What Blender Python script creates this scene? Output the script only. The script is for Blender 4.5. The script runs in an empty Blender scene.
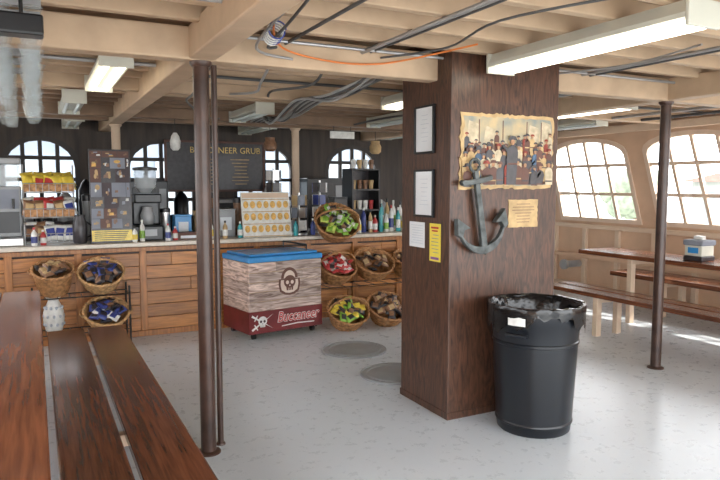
import bpy, bmesh, math, random
from mathutils import Vector, Matrix, Euler, noise
R=random.Random(7)
rad=math.radians
S=bpy.context.scene
S.view_settings.view_transform='Standard'
S.view_settings.exposure=0.8
COL=S.collection

# ---------------------------------------------------------------- materials
def pmat(name,col,rough=.5,metal=0.,var=.12,ns=6.,st=(1,1,1),bump=0.,island=0.,emit=0.,alpha=1.,trans=0.,dark=None,dist=0.):
    m=bpy.data.materials.new(name); m.use_nodes=True
    nt=m.node_tree; N=nt.nodes; L=nt.links
    b=N['Principled BSDF']
    b.inputs['Roughness'].default_value=rough
    b.inputs['Metallic'].default_value=metal
    tc=N.new('ShaderNodeTexCoord'); mp=N.new('ShaderNodeMapping'); mp.inputs['Scale'].default_value=st
    L.new(tc.outputs['Object'],mp.inputs['Vector'])
    n=N.new('ShaderNodeTexNoise'); n.inputs['Scale'].default_value=ns; n.inputs['Detail'].default_value=5; n.inputs['Distortion'].default_value=dist
    L.new(mp.outputs['Vector'],n.inputs['Vector'])
    r=N.new('ShaderNodeValToRGB')
    d=dark if dark else tuple(c*(1-var) for c in col)
    l=tuple(min(1,c*(1+var*.6)) for c in col)
    r.color_ramp.elements[0].position=.33; r.color_ramp.elements[1].position=.66
    r.color_ramp.elements[0].color=(*d,1); r.color_ramp.elements[1].color=(*l,1)
    L.new(n.outputs['Fac'],r.inputs['Fac'])
    out=r.outputs['Color']
    if island>0:
        g=N.new('ShaderNodeNewGeometry'); mr=N.new('ShaderNodeMapRange')
        mr.inputs['To Min'].default_value=1-island; mr.inputs['To Max'].default_value=1+island*.5
        L.new(g.outputs['Random Per Island'],mr.inputs['Value'])
        mx=N.new('ShaderNodeVectorMath'); mx.operation='SCALE'
        L.new(out,mx.inputs[0]); L.new(mr.outputs['Result'],mx.inputs['Scale']); out=mx.outputs['Vector']
    L.new(out,b.inputs['Base Color'])
    if bump>0:
        bp=N.new('ShaderNodeBump'); bp.inputs['Strength'].default_value=bump; bp.inputs['Distance'].default_value=.01
        L.new(n.outputs['Fac'],bp.inputs['Height']); L.new(bp.outputs['Normal'],b.inputs['Normal'])
    if emit>0:
        L.new(out,b.inputs['Emission Color']); b.inputs['Emission Strength'].default_value=emit
    if trans>0: b.inputs['Transmission Weight'].default_value=trans
    if alpha<1: b.inputs['Alpha'].default_value=alpha
    return m

def wear(m,col2,ns,p0,p1,amt,r0,r1):
    nt=m.node_tree;N=nt.nodes;L=nt.links;b=N['Principled BSDF']
    src=b.inputs['Base Color'].links[0].from_socket
    tc=[x for x in N if x.type=='TEX_COORD'][0]
    n=N.new('ShaderNodeTexNoise'); n.inputs['Scale'].default_value=ns; n.inputs['Detail'].default_value=9; n.inputs['Roughness'].default_value=.72
    L.new(tc.outputs['Object'],n.inputs['Vector'])
    r=N.new('ShaderNodeValToRGB'); r.color_ramp.elements[0].position=p0; r.color_ramp.elements[1].position=p1
    r.color_ramp.elements[1].color=(amt,amt,amt,1)
    L.new(n.outputs['Fac'],r.inputs['Fac'])
    mx=N.new('ShaderNodeMix'); mx.data_type='RGBA'
    L.new(r.outputs['Color'],mx.inputs['Factor']); L.new(src,mx.inputs['A']); mx.inputs['B'].default_value=(*col2,1)
    L.new(mx.outputs['Result'],b.inputs['Base Color'])
    mr=N.new('ShaderNodeMapRange'); mr.inputs['To Min'].default_value=r0; mr.inputs['To Max'].default_value=r1
    L.new(n.outputs['Fac'],mr.inputs['Value']); L.new(mr.outputs['Result'],b.inputs['Roughness'])
    return m

M={}
M['floor']=wear(pmat('painted_deck',(.64,.69,.74),rough=.3,var=.035,ns=.8),(.42,.43,.44),11,.66,.76,.6,.24,.32)
M['cream']=pmat('cream_paint',(.68,.52,.38),.55,var=.08,ns=3)
M['ceil']=pmat('ceiling_paint',(.24,.15,.085),.7,var=.15,ns=4,st=(.3,3,3),island=.15)
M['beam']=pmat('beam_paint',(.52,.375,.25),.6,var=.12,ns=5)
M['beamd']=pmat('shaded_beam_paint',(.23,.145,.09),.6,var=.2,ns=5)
M['peach']=pmat('peach_wall_paint',(.64,.43,.29),.6,var=.1,ns=3)
M['frame']=pmat('window_frame_paint',(.74,.58,.45),.5,var=.06)
M['darkwall']=pmat('dark_brown_boards',(.045,.029,.020),.5,var=.5,ns=5,st=(3,1,.3))
M['darkframe']=pmat('dark_window_frame',(.035,.027,.024),.5)
M['col']=pmat('stained_plywood',(.105,.046,.026),.38,ns=4.5,st=(5,5,.9),dark=(.034,.016,.010),dist=2.4,bump=.12)
M['bench']=pmat('varnished_dark_wood',(.20,.068,.030),.2,ns=5,st=(10,.5,10),dark=(.085,.030,.016),dist=.3,bump=.05)
M['table']=pmat('varnished_red_wood',(.28,.095,.040),.2,ns=5,st=(10,.5,10),dark=(.15,.050,.023),dist=.3,bump=.05)
M['counter']=pmat('orange_brown_boards',(.54,.235,.068),.35,ns=5,st=(.8,2,9),dark=(.32,.125,.036),island=.28,bump=.12)
M['counterv']=pmat('orange_brown_battens',(.46,.19,.055),.35,ns=5,st=(9,2,.8),dark=(.28,.11,.03),island=.15)
M['ctop']=pmat('grey_laminate',(.66,.60,.51),.25,var=.1,ns=20)
M['pole']=wear(pmat('dark_brown_metal_paint',(.055,.028,.020),.28,metal=.1,var=.4,ns=8),(.22,.16,.13),22,.66,.70,.7,.22,.4)
M['black']=pmat('black_plastic',(.010,.011,.013),.3,var=.3)
M['liner']=pmat('black_film',(.006,.006,.007),.15,var=.2,bump=.5,ns=18)
M['navyblack']=pmat('dark_navy_plastic',(.006,.008,.012),.28,var=.25,ns=3)
M['steel']=pmat('brushed_steel',(.6,.6,.6),.3,metal=.9,var=.1)
M['grey']=pmat('grey_metal',(.33,.34,.35),.45,metal=.3)
M['galv']=pmat('grey_conduit',(.40,.40,.40),.4,metal=.5)
M['white']=pmat('white_paint',(.62,.62,.54),.4,var=.05)
M['tube']=pmat('lit_tube',(1,.92,.74),.3,var=.01,emit=3.6)
M['offtube']=pmat('unlit_tube',(.7,.78,.78),.3,var=.02)
M['paper']=pmat('pale_paper',(.72,.76,.8),.6,var=.05)
M['ink']=pmat('grey_ink',(.25,.27,.32),.7)
M['inkl']=pmat('light_grey_ink',(.5,.54,.6),.7)
M['yellow']=pmat('yellow_sign',(.85,.68,.08),.5,var=.05)
M['purple']=pmat('purple_ink',(.25,.1,.3),.6)
M['red']=pmat('red_print',(.5,.02,.02),.5,var=.1)
M['dred']=pmat('dark_red_band',(.17,.02,.022),.4,var=.25)
M['blue']=pmat('blue_lid',(.04,.27,.62),.25,var=.1)
M['cooler']=pmat('pale_weathered_boards',(.76,.61,.54),.42,ns=2.6,st=(1,1,8),dark=(.24,.155,.125),island=.38,dist=2.6)
M['crest']=pmat('pale_crest_print',(.66,.54,.46),.5,var=.1)
M['navy']=pmat('dark_navy_band',(.05,.03,.035),.5,var=.3)
M['brown']=pmat('brown_print',(.12,.05,.035),.5,var=.2)
M['tan']=pmat('parchment',(.55,.38,.19),.7,var=.3,ns=10)
M['gold']=pmat('golden_print',(.75,.45,.12),.5,var=.3,ns=30)
M['goldtxt']=pmat('gold_lettering',(.85,.62,.2),.5,var=.05)
M['wicker']=pmat('brown_wicker',(.42,.21,.085),.6,var=.5,ns=30,bump=.3)
M['wickerl']=pmat('light_wicker',(.56,.33,.15),.6,var=.45,ns=30,bump=.3)
M['verd']=pmat('weathered_iron',(.125,.14,.14),.55,metal=.15,ns=16,dark=(.045,.052,.052),bump=.35)
M['orange']=pmat('orange_cable',(.75,.22,.05),.5)
M['teal']=pmat('teal_liquid',(.05,.35,.38),.2,var=.1)
M['green']=pmat('green_foil',(.22,.42,.05),.35,var=.3,ns=20)
M['lime']=pmat('lime_foil',(.5,.6,.12),.35,var=.2,ns=20)
M['redf']=pmat('red_foil',(.5,.05,.05),.3,var=.3,ns=20)
M['pred']=pmat('painted_dull_red',(.26,.05,.035),.7,var=.4,ns=30)
M['darkf']=pmat('dark_foil',(.04,.035,.04),.3,var=.4,ns=20)
M['bluef']=pmat('blue_foil',(.04,.06,.25),.3,var=.3,ns=20)
M['yelf']=pmat('yellow_foil',(.8,.6,.08),.3,var=.2,ns=20)
M['whitef']=pmat('white_foil',(.75,.75,.72),.3,var=.15,ns=20)
M['brownf']=pmat('bronze_foil',(.25,.13,.07),.35,var=.4,ns=20)
M['glass']=pmat('clear_plastic',(.72,.78,.82),.08,alpha=.35,var=.05)
M['cupg']=pmat('clear_bluish_plastic',(.50,.56,.58),.08,alpha=.17,var=.3,ns=25)
M['plate']=pmat('deck_plate_paint',(.30,.31,.32),.35,var=.15,ns=5)
M['pglass']=pmat('frame_glazing',(.80,.82,.84),.12,var=.03)
M['skin']=pmat('painted_flesh',(.42,.23,.13),.7,var=.2,ns=40)
M['sky_p']=pmat('painted_sky',(.56,.42,.23),.7,ns=7,dark=(.24,.27,.25))
M['skyb']=pmat('painted_blue',(.07,.12,.19),.7,var=.4,ns=30)
M['psail']=pmat('painted_sail',(.55,.46,.32),.7,var=.3,ns=20)
M['rope']=pmat('dark_cable',(.09,.09,.09),.6)
M['build']=pmat('pale_green_siding',(.36,.39,.36),.8,var=.1,ns=1)
M['rbuild']=pmat('blue_grey_siding',(.20,.24,.29),.8,var=.25,ns=.6)
M['roof']=pmat('faded_red_roof',(.30,.17,.14),.8)
M['rroof']=pmat('grey_roof',(.13,.14,.16),.8)
M['bwin']=pmat('pale_window_glass',(.26,.29,.31),.3)
M['leaf']=pmat('foliage',(.24,.28,.20),.8,var=.35,ns=4,bump=.5)
M['bark']=pmat('bark',(.15,.1,.07),.8)
M['ground']=pmat('wharf_paving',(.50,.50,.48),.8)

# ---------------------------------------------------------------- mesh helper
class G:
    def __init__(s): s.bm=bmesh.new(); s.mi=0
    def _tag(s,fs):
        for f in fs: f.material_index=s.mi
    def box(s,x0,x1,y0,y1,z0,z1,mat=None):
        v=[s.bm.verts.new(p) for p in ((x0,y0,z0),(x1,y0,z0),(x1,y1,z0),(x0,y1,z0),(x0,y0,z1),(x1,y0,z1),(x1,y1,z1),(x0,y1,z1))]
        if mat is not None:
            for q in v: q.co=mat@q.co
        s._tag([s.bm.faces.new([v[i] for i in f]) for f in ((3,2,1,0),(4,5,6,7),(0,1,5,4),(1,2,6,5),(2,3,7,6),(3,0,4,7))])
        return s
    def lathe(s,prof,seg=24,c=(0,0,0),mat=None,fn=None,cap=True):
        rings=[]
        for i,(r,z) in enumerate(prof):
            ring=[]
            for k in range(seg):
                t=2*math.pi*k/seg; rr,zz=(fn(r,z,t,i) if fn else (r,z))
                p=Vector((rr*math.cos(t),rr*math.sin(t),zz))
                if mat is not None: p=mat@p
                ring.append(s.bm.verts.new(p+Vector(c)))
            rings.append(ring)
        fs=[]
        for a,b in zip(rings,rings[1:]):
            for k in range(seg): fs.append(s.bm.faces.new((a[k],a[(k+1)%seg],b[(k+1)%seg],b[k])))
        if cap:
            fs.append(s.bm.faces.new(rings[0][::-1])); fs.append(s.bm.faces.new(rings[-1]))
        s._tag(fs); return s
    def cyl(s,p0,p1,r0,r1=None,seg=16):
        p0=Vector(p0);p1=Vector(p1);d=p1-p0
        q=d.to_track_quat('Z','Y').to_matrix().to_4x4()
        r1=r0 if r1 is None else r1
        return s.lathe([(r0,0),(r1,d.length)],seg,p0,q)
    def sph(s,c,r,sc=(1,1,1),seg=14,rings=8):
        prof=[(max(r*math.sin(math.pi*i/rings),r*.02),-r*math.cos(math.pi*i/rings)) for i in range(rings+1)]
        return s.lathe(prof,seg,c,Matrix.Diagonal((*sc,1)))
    def tube(s,pts,r,seg=8,closed=False):
        pts=[Vector(p) for p in pts]; n=len(pts); rings=[]
        up=Vector((0,0,1))
        for i,p in enumerate(pts):
            if closed: t=pts[(i+1)%n]-pts[i-1]
            else: t=pts[min(i+1,n-1)]-pts[max(i-1,0)]
            t.normalize()
            a=t.cross(up)
            if a.length<.05: a=t.cross(Vector((1,0,0)))
            a.normalize(); b=a.cross(t)
            rr=r[i] if isinstance(r,(list,tuple)) else r
            rings.append([s.bm.verts.new(p+a*rr*math.cos(2*math.pi*k/seg)+b*rr*math.sin(2*math.pi*k/seg)) for k in range(seg)])
        fs=[]
        pr=list(zip(rings,rings[1:]))
        if closed: pr.append((rings[-1],rings[0]))
        for a,b in pr:
            for k in range(seg): fs.append(s.bm.faces.new((a[k],b[k],b[(k+1)%seg],a[(k+1)%seg])))
        if not closed: fs.append(s.bm.faces.new(rings[0])); fs.append(s.bm.faces.new(rings[-1][::-1]))
        s._tag(fs); return s
    def poly(s,pts2,f,t0,t1):
        a=[s.bm.verts.new(f(u,v,t0)) for u,v in pts2]; b=[s.bm.verts.new(f(u,v,t1)) for u,v in pts2]
        n=len(a); fs=[s.bm.faces.new(a),s.bm.faces.new(b[::-1])]
        for i in range(n): fs.append(s.bm.faces.new((a[i],b[i],b[(i+1)%n],a[(i+1)%n])))
        s._tag(fs); return s
    def panel(s,outer,holes,f,t):
        loops=[]; edges=[]
        for lp in [outer]+holes:
            v=[s.bm.verts.new(f(u,w,0)) for u,w in lp]; loops.append(v)
            for i in range(len(v)): edges.append(s.bm.edges.new((v[i],v[(i+1)%len(v)])))
        g=bmesh.ops.triangle_fill(s.bm,edges=edges,use_beauty=True,use_dissolve=False)
        faces=[x for x in g['geom'] if isinstance(x,bmesh.types.BMFace)]
        mp={}
        for lp,vs in zip([outer]+holes,loops):
            for (u,w),v in zip(lp,vs): mp[v]=s.bm.verts.new(f(u,w,t))
        nf=[s.bm.faces.new([mp[v] for v in reversed(fc.verts)]) for fc in faces]
        for vs in loops:
            for i in range(len(vs)):
                a,b=vs[i],vs[(i+1)%len(vs)]
                nf.append(s.bm.faces.new((a,b,mp[b],mp[a])))
        s._tag(faces+nf); return s
    def done(s,name,mats,parent=None,loc=(0,0,0),rot=(0,0,0),smooth=False,bev=0,recalc=True):
        if recalc: bmesh.ops.recalc_face_normals(s.bm,faces=s.bm.faces[:])
        me=bpy.data.meshes.new(name); s.bm.to_mesh(me); s.bm.free()
        if not isinstance(mats,(list,tuple)): mats=[mats]
        for m in mats: me.materials.append(M[m] if isinstance(m,str) else m)
        if smooth:
            me.shade_smooth()
            me.set_sharp_from_angle(angle=rad(38))
        o=bpy.data.objects.new(name,me); COL.objects.link(o)
        o.location=loc; o.rotation_euler=rot
        if parent: o.parent=parent
        if bev:
            b=o.modifiers.new('bevel','BEVEL'); b.width=bev; b.segments=2; b.limit_method='ANGLE'; b.angle_limit=rad(50)
        return o
def top(o,label,cat,group=None):
    o['label']=label; o['category']=cat
    if group: o['group']=group
    return o
def thing(name,label,cat,loc=(0,0,0),rot=(0,0,0),group=None):
    e=bpy.data.objects.new(name,None); e.empty_display_size=.1; COL.objects.link(e); e.location=loc; e.rotation_euler=rot
    return top(e,label,cat,group)
def struct(o): o['kind']='structure'; return o
def text(s,size,loc,rot,mat,parent=None,name='lettering',ext=.001,align='CENTER',shear=0,sx=1,off=0):
    cu=bpy.data.curves.new('t','FONT'); cu.body=s; cu.size=size; cu.extrude=ext; cu.align_x=align; cu.shear=shear; cu.resolution_u=3; cu.offset=off
    o=bpy.data.objects.new('t',cu); COL.objects.link(o); bpy.context.view_layer.update()
    me=bpy.data.meshes.new_from_object(o.evaluated_get(bpy.context.evaluated_depsgraph_get()))
    bpy.data.objects.remove(o); me.materials.clear(); me.materials.append(M[mat]); me.name=name
    t=bpy.data.objects.new(name,me); COL.objects.link(t); t.location=loc; t.rotation_euler=rot; t.scale=(sx,1,1)
    if parent: t.parent=parent
    return t

CX=2.87; XL=-1.56; XR=7.30; Y0=-1.2; YB=9.3; ZC=2.55
# ---------------------------------------------------------------- shell
struct(G().box(XL-.1,XR+.1,Y0,YB+.1,-.15,0).done('floor','floor'))
g=G()
y=Y0
while y<YB+.1:
    g.box(XL-.1,XR+.1,y,min(y+.145,YB+.15),ZC,ZC+.06); y+=.15
g.box(XL-.1,XR+.1,Y0,YB+.15,ZC+.06,ZC+.08)
struct(g.done('ceiling','ceil'))

def arch(u0,u1,v0,v1,rise,sh=0,vref=0,n=10):
    uc=(u0+u1)/2; hw=(u1-u0)/2
    p=[(u0,v0),(u1,v0)]
    for i in range(n+1):
        t=math.pi*i/n
        p.append((uc+hw*math.cos(t),v1-rise+rise*math.sin(t)))
    return [(u+sh*(v-vref),v) for u,v in p]
SH=.30; Z0=1.05; Z1=2.27
wins=[(5.96-1.74*k,7.44-1.74*k) for k in range(0,4)]
def window(n,u0,u1,z0,z1,rise,sh,f,cols,rows,mat,t0,t1,mw=.045,fw=.06):
    g=G()
    out=arch(u0,u1,z0,z1,rise,sh,z0); inn=arch(u0+fw,u1-fw,z0+fw,z1-fw,rise-.01,sh,z0)
    g.panel(out,[inn],f,t1-t0)
    def topz(u):
        uc=(u0+u1)/2;hw=(u1-u0)/2-fw
        q=max(0,1-((u-uc)/hw)**2)
        return z1-fw-(rise)*(1-math.sqrt(q))
    for c in range(1,cols):
        u=u0+fw+(u1-u0-2*fw)*c/cols; zt=topz(u)+.01
        pts=[(u-mw/2,z0+fw/2),(u+mw/2,z0+fw/2),(u+mw/2,zt),(u-mw/2,zt)]
        g.poly([(a+sh*(b-z0),b) for a,b in pts],f,.01,(t1-t0)*.8)
    for r in range(1,rows):
        z=z0+(z1-z0)*r/rows
        pts=[(u0+fw/2,z-mw/2),(u1-fw/2,z-mw/2),(u1-fw/2,z+mw/2),(u0+fw/2,z+mw/2)]
        g.poly([(a+sh*(b-z0),b) for a,b in pts],f,.012,(t1-t0)*.75)
    return struct(g.done('window_%d'%n,mat))
def fr(u,v,d): return (XR+d,u,v)
def fl(u,v,d): return (XL-d,u,v)
wn=1
for side,f in (('right',fr),('left',fl)):
    holes=[arch(a,b,Z0,Z1,.22,SH,Z0) for a,b in wins]
    struct(G().panel([(Y0,0),(YB,0),(YB,ZC),(Y0,ZC)],holes,f,.1).done('wall_'+side,'peach'))
    ff=(lambda u,v,d:(XR-.02+d,u,v)) if side=='right' else (lambda u,v,d:(XL+.02-d,u,v))
    for a,b in wins:
        window(wn,a,b,Z0,Z1,.22,SH,ff,4,3,'frame',0,.07); wn+=1
tn=1
def trim(x0,x1,y0,y1,z0,z1,mat='beam',bev=.006):
    global tn
    o=struct(G().box(x0,x1,y0,y1,z0,z1).done('trim_%d'%tn,mat,bev=bev)); tn+=1; return o
for xs in ((XR-.07,XR-.001),(XL+.001,XL+.07)):
    trim(xs[0],xs[1],Y0,YB,.95,1.01,'cream'); trim(xs[0],xs[1],Y0,YB,.001,.12,'cream')
    trim(xs[0],xs[1],Y0,YB,.5,.56,'peach')
    for k in range(17):
        yy=Y0+.3+k*.6
        trim(xs[0]+.01,xs[1]-.002,yy,yy+.07,.12,.95,'cream')
# back wall
bw=[(-1.4,-.45),(-.38,.55),(1.12,2.08),(2.62,3.58),(4.1,5.06),(5.6,6.5)]
fb=lambda u,v,d:(u,YB+d,v)
struct(G().panel([(XL,0),(XR,0),(XR,ZC),(XL,ZC)],[arch(a,b,1.1,2.22,.35) for a,b in bw],fb,.1).done('wall_back','darkwall'))
for a,b in bw:
    window(wn,a,b,1.1,2.22,.35,0,lambda u,v,d:(u,YB-.01+d,v),4,4,'darkframe',0,.07,mw=.05); wn+=1
# ceiling beams
y=-.9
while y<YB-.1:
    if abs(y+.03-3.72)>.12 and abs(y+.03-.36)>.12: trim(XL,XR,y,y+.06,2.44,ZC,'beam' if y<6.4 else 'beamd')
    y+=.33
trim(XL,XR,3.66,3.78,2.29,2.47,'beam',.01)
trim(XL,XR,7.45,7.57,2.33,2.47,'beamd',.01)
trim(XL,XR,5.55,5.65,2.36,2.47,'beam',.01)
trim(XL,XR,.3,.42,2.29,2.47,'beam',.01)
for x in (.87,4.80):
    trim(x-.075,x+.075,Y0,YB,2.295,2.475,'beam',.01)
trim(XR-.14,XR-.075,Y0,YB,2.30,2.40,'cream'); trim(XL+.075,XL+.14,Y0,YB,2.30,2.40,'cream')

# ---------------------------------------------------------------- poles
def pole(x,y,ztop,r,label,mat='pole',name='support_pole'):
    t=thing(name,label,'pole',(x,y,0))
    G().cyl((0,0,.012),(0,0,ztop),r,seg=24).done('shaft',mat,t,smooth=True)
    G().lathe([(r*1.6,0),(r*1.6,.008),(r*1.25,.016)],24).done('base_plate',mat,t,smooth=True)
    G().lathe([(r*1.1,ztop-.03),(r*1.4,ztop-.012),(r*1.4,ztop)],24).done('top_flange',mat,t,smooth=True)
    return t
pole(.87,3.715,2.29,.045,'thick dark brown metal support pole under the painted beam')
pole(4.78,3.715,2.29,.043,'dark brown metal support pole beside the side benches')
pole(.965,3.80,2.36,.018,'thin dark metal pipe rising beside the thick pole',name='pipe')
pole(.87,8.0,2.29,.05,'pale cream post behind the snack counter',mat='cream',name='post')
pole(3.10,8.0,2.33,.05,'pale cream post behind the snack counter',mat='cream',name='post')
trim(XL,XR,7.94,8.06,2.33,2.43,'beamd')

# ---------------------------------------------------------------- column
CX0,CX1,CY0,CY1=2.44,3.37,3.50,4.12
t=thing('mast_column','large square column boxed in mottled dark stained plywood','column',((CX0+CX1)/2,(CY0+CY1)/2,0))
w=(CX1-CX0)/2;h=(CY1-CY0)/2
G().box(-w,w,-h,h,0,2.5).done('casing','col',t,bev=.006)
G().box(-w-.006,w+.006,-h-.006,h+.006,.0,.05).done('kick_board','col',t,bev=.003)
G().box(-w-.04,w+.02,-h-.03,h+.03,2.50,2.549).done('top_cap','col',t,bev=.004)
def framed(y0,y1,z0,z1,label):
    t=thing('framed_certificate',label,'picture frame',(CX0,(y0+y1)/2,(z0+z1)/2),group='notices on the column')
    a=(y1-y0)/2;b=(z1-z0)/2
    g=G()
    fw=.014
    g.box(-.022,-.001,-a,a,-b,-b+fw);g.box(-.022,-.001,-a,a,b-fw,b);g.box(-.022,-.001,-a,-a+fw,-b+fw,b-fw);g.box(-.022,-.001,a-fw,a,-b+fw,b-fw)
    g.done('frame','black',t,bev=.002)
    G().box(-.010,-.002,-a+fw,a-fw,-b+fw,b-fw).done('print','pglass',t)
    g=G()
    for i in range(7):
        zz=b*.6-i*b*.18; ww=a*(.25+.25*R.random())
        g.box(-.0112,-.0101,-ww,ww,zz-.0015,zz+.0015)
    g.done('printed_lines','inkl',t)
framed(3.675,3.925,1.81,2.14,'black-framed certificate on the side of the column')
framed(3.675,3.925,1.37,1.70,'black-framed notice hung below another frame on column')
t=thing('paper_notice','white paper notice taped to the dark column','notice',(CX0,3.90,1.24),group='notices on the column')
G().box(-.004,-.001,-.10,.10,-.09,.09).done('sheet','pglass',t)
g=G()
for i in range(8): g.box(-.0052,-.0041,-.08,.08-.03*R.random(),.065-i*.018,.068-i*.018)
g.done('printed_lines','inkl',t)
t=thing('yellow_sign','yellow warning sign with red and purple print on column','sign',(CX0,3.665,1.2),group='notices on the column')
G().box(-.006,-.001,-.065,.065,-.13,.13).done('board','yellow',t)
g=G(); g.box(-.0075,-.0061,-.045,.045,.095,.108); g.box(-.0075,-.0061,-.035,.035,.075,.085); g.mi=1; g.box(-.0075,-.0061,-.05,.05,-.118,-.10)
g.mi=2
for k in range(6): g.box(-.0075,-.0061,-.045,.045-.03*R.random(),.05-.024*k,.054-.024*k)
g.done('printed_marks',['red','purple','ink'],t)
# mural
mx0,mx1,mz0,mz1=2.50,3.33,1.56,2.08
t=thing('pirate_painting','torn-edged painting of a crowd of pirates on the column','painting',((mx0+mx1)/2,CY0,(mz0+mz1)/2))
a=(mx1-mx0)/2;b=(mz1-mz0)/2
pts=[]
for i in range(90):
    th=2*math.pi*i/90
    c,s_=math.cos(th),math.sin(th)
    k=1/max(abs(c)/a,abs(s_)/b)
    k*=1-.06*R.random()
    pts.append((k*c,k*s_))
fm=lambda u,v,d:(u,-d,v)
G().poly(pts,fm,.001,.006).done('canvas','tan',t)
pts2=[(u*.94,v*.91) for u,v in pts]
g=G(); g.poly(pts2,fm,.006,.0072)
def ell(cx,cz,rx,rz,n=12): return [(cx+rx*math.cos(2*math.pi*i/n),cz+rz*math.sin(2*math.pi*i/n)) for i in range(n)]
lay=.0072
mats=['sky_p','skin','darkf','pred','skyb','tan','brown','psail']
g.mi=7
for sx,hh in ((-.30,.13),(-.16,.10),(.22,.12),(.33,.15)):
    g.poly([(sx-.06,.02),(sx+.06,.02),(sx+.045,.05+hh),(sx-.035,.07+hh)],fm,lay,lay+.0004)
g.mi=6
for sx in (-.25,-.05,.16,.29): g.poly([(sx-.004,0),(sx+.004,0),(sx+.004,.21),(sx-.004,.21)],fm,lay+.0004,lay+.0008)
g.poly([(-.37,-.22),(.37,-.22),(.37,-.02),(.1,.02),(-.1,.0),(-.37,.02)],fm,lay+.0004,lay+.0007)
figs=[]
for i in range(24): figs.append((-.36+.031*i+R.uniform(-.012,.012),R.uniform(.03,.12),R.uniform(.6,.8)))
for i in range(17): figs.append((-.36+.045*i+R.uniform(-.012,.012),R.uniform(-.05,.04),R.uniform(.8,1.05)))
for i in range(11): figs.append((-.35+.07*i+R.uniform(-.015,.015),R.uniform(-.13,-.06),R.uniform(1.0,1.3)))
figs.append((.02,.06,1.6))
for j,(fx,fz,sc) in enumerate(figs):
    lay+=.0004
    last=j==len(figs)-1
    bc=2 if last else R.choice([2,2,3,4,5,6,7,6,6])
    g.mi=bc
    lo=max(-.225,fz-.2*sc); ln=R.uniform(-.012,.012)*sc
    g.poly([(fx-.026*sc-ln,lo),(fx+.026*sc-ln,lo),(fx+.030*sc,fz-.04*sc),(fx+.024*sc,fz-.020*sc),(fx+.008*sc,fz-.010*sc),(fx-.008*sc,fz-.010*sc),(fx-.024*sc,fz-.020*sc),(fx-.030*sc,fz-.04*sc)],fm,lay,lay+.0003)
    g.mi=R.choice([6,5,2]); g.poly([(fx-.026*sc,fz-.085*sc),(fx+.026*sc,fz-.085*sc),(fx+.026*sc,fz-.093*sc),(fx-.026*sc,fz-.093*sc)],fm,lay+.0003,lay+.0004)
    g.mi=1; g.poly(ell(fx,fz+.004*sc,.011*sc,.014*sc),fm,lay+.0003,lay+.0005)
    g.mi=2 if (last or R.random()<.65) else R.choice([3,6])
    g.poly([(fx-.026*sc,fz+.010*sc),(fx,fz+.014*sc),(fx+.026*sc,fz+.010*sc),(fx+.016*sc,fz+.028*sc),(fx,fz+.031*sc),(fx-.016*sc,fz+.028*sc)],fm,lay+.0005,lay+.0007)
    if R.random()<.5:
        g.mi=bc; d=R.choice([-1,1])
        g.poly([(fx+d*.02*sc,fz-.03*sc),(fx+d*.050*sc,fz-.005*sc),(fx+d*.054*sc,fz-.014*sc),(fx+d*.022*sc,fz-.05*sc)],fm,lay+.0005,lay+.0007)
g.done('painted_scene',mats,t,recalc=True)
t=thing('parchment_sign','small tan parchment sign with torn edges on column','sign',(3.06,CY0,1.395))
pts=[]
for i in range(40):
    th=2*math.pi*i/40; c,s_=math.cos(th),math.sin(th); k=1/max(abs(c)/.135,abs(s_)/.10)*(1-.06*R.random()); pts.append((k*c,k*s_))
G().poly(pts,fm,.001,.006).done('sheet','tan',t)
g=G()
for i in range(7):
    w_=.05+.05*R.random(); z=.065-i*.021; g.box(-w_,w_,-.0075,-.0061,z-.002,z+.002)
g.done('printed_lines','brown',t)
# anchor (flat cast iron)
t=thing('anchor','flat weathered grey iron anchor hung on the dark column','anchor',(2.645,CY0-.05,1.44),(0,rad(-9),0))
t.scale=(.93,1,.97)
fa=lambda u,v,d:(u,d,v)
G().poly([(-.026,-.27),(0,-.33),(.026,-.27),(.022,0),(.018,.26),(-.018,.26),(-.022,0)],fa,-.016,.016).done('shank','verd',t,bev=.006)
G().poly([(-.13,.175),(-.06,.168),(.06,.168),(.13,.175),(.135,.195),(.13,.212),(.06,.205),(-.06,.205),(-.13,.212),(-.135,.195)],fa,-.021,.021).done('stock','verd',t,bev=.006)
G().tube([(.042*math.cos(q),0,.295+.042*math.sin(q)) for q in [2*math.pi*i/24 for i in range(24)]],.011,8,True).done('ring','verd',t,smooth=True)
outer=[];inner=[];n=24
for i in range(n+1):
    q=math.pi*(1.06+.88*i/n)
    outer.append((.205*math.cos(q),-.095+.225*math.sin(q)))
    th=.014+.042*math.sin(math.pi*i/n)
    inner.append(((.205-th*.6)*math.cos(q),-.095+(.225-th)*math.sin(q)))
G().poly(outer+inner[::-1],fa,-.018,.018).done('arms','verd',t,bev=.005)
for sgn in (-1,1):
    fx=sgn*.195
    G().poly([(fx+sgn*.018,-.035),(fx-sgn*.085,-.120),(fx-sgn*.03,-.125),(fx-sgn*.005,-.175),(fx+sgn*.032,-.15)][::sgn],fa,-.024,.024).done('fluke','verd',t,bev=.005)

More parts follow.
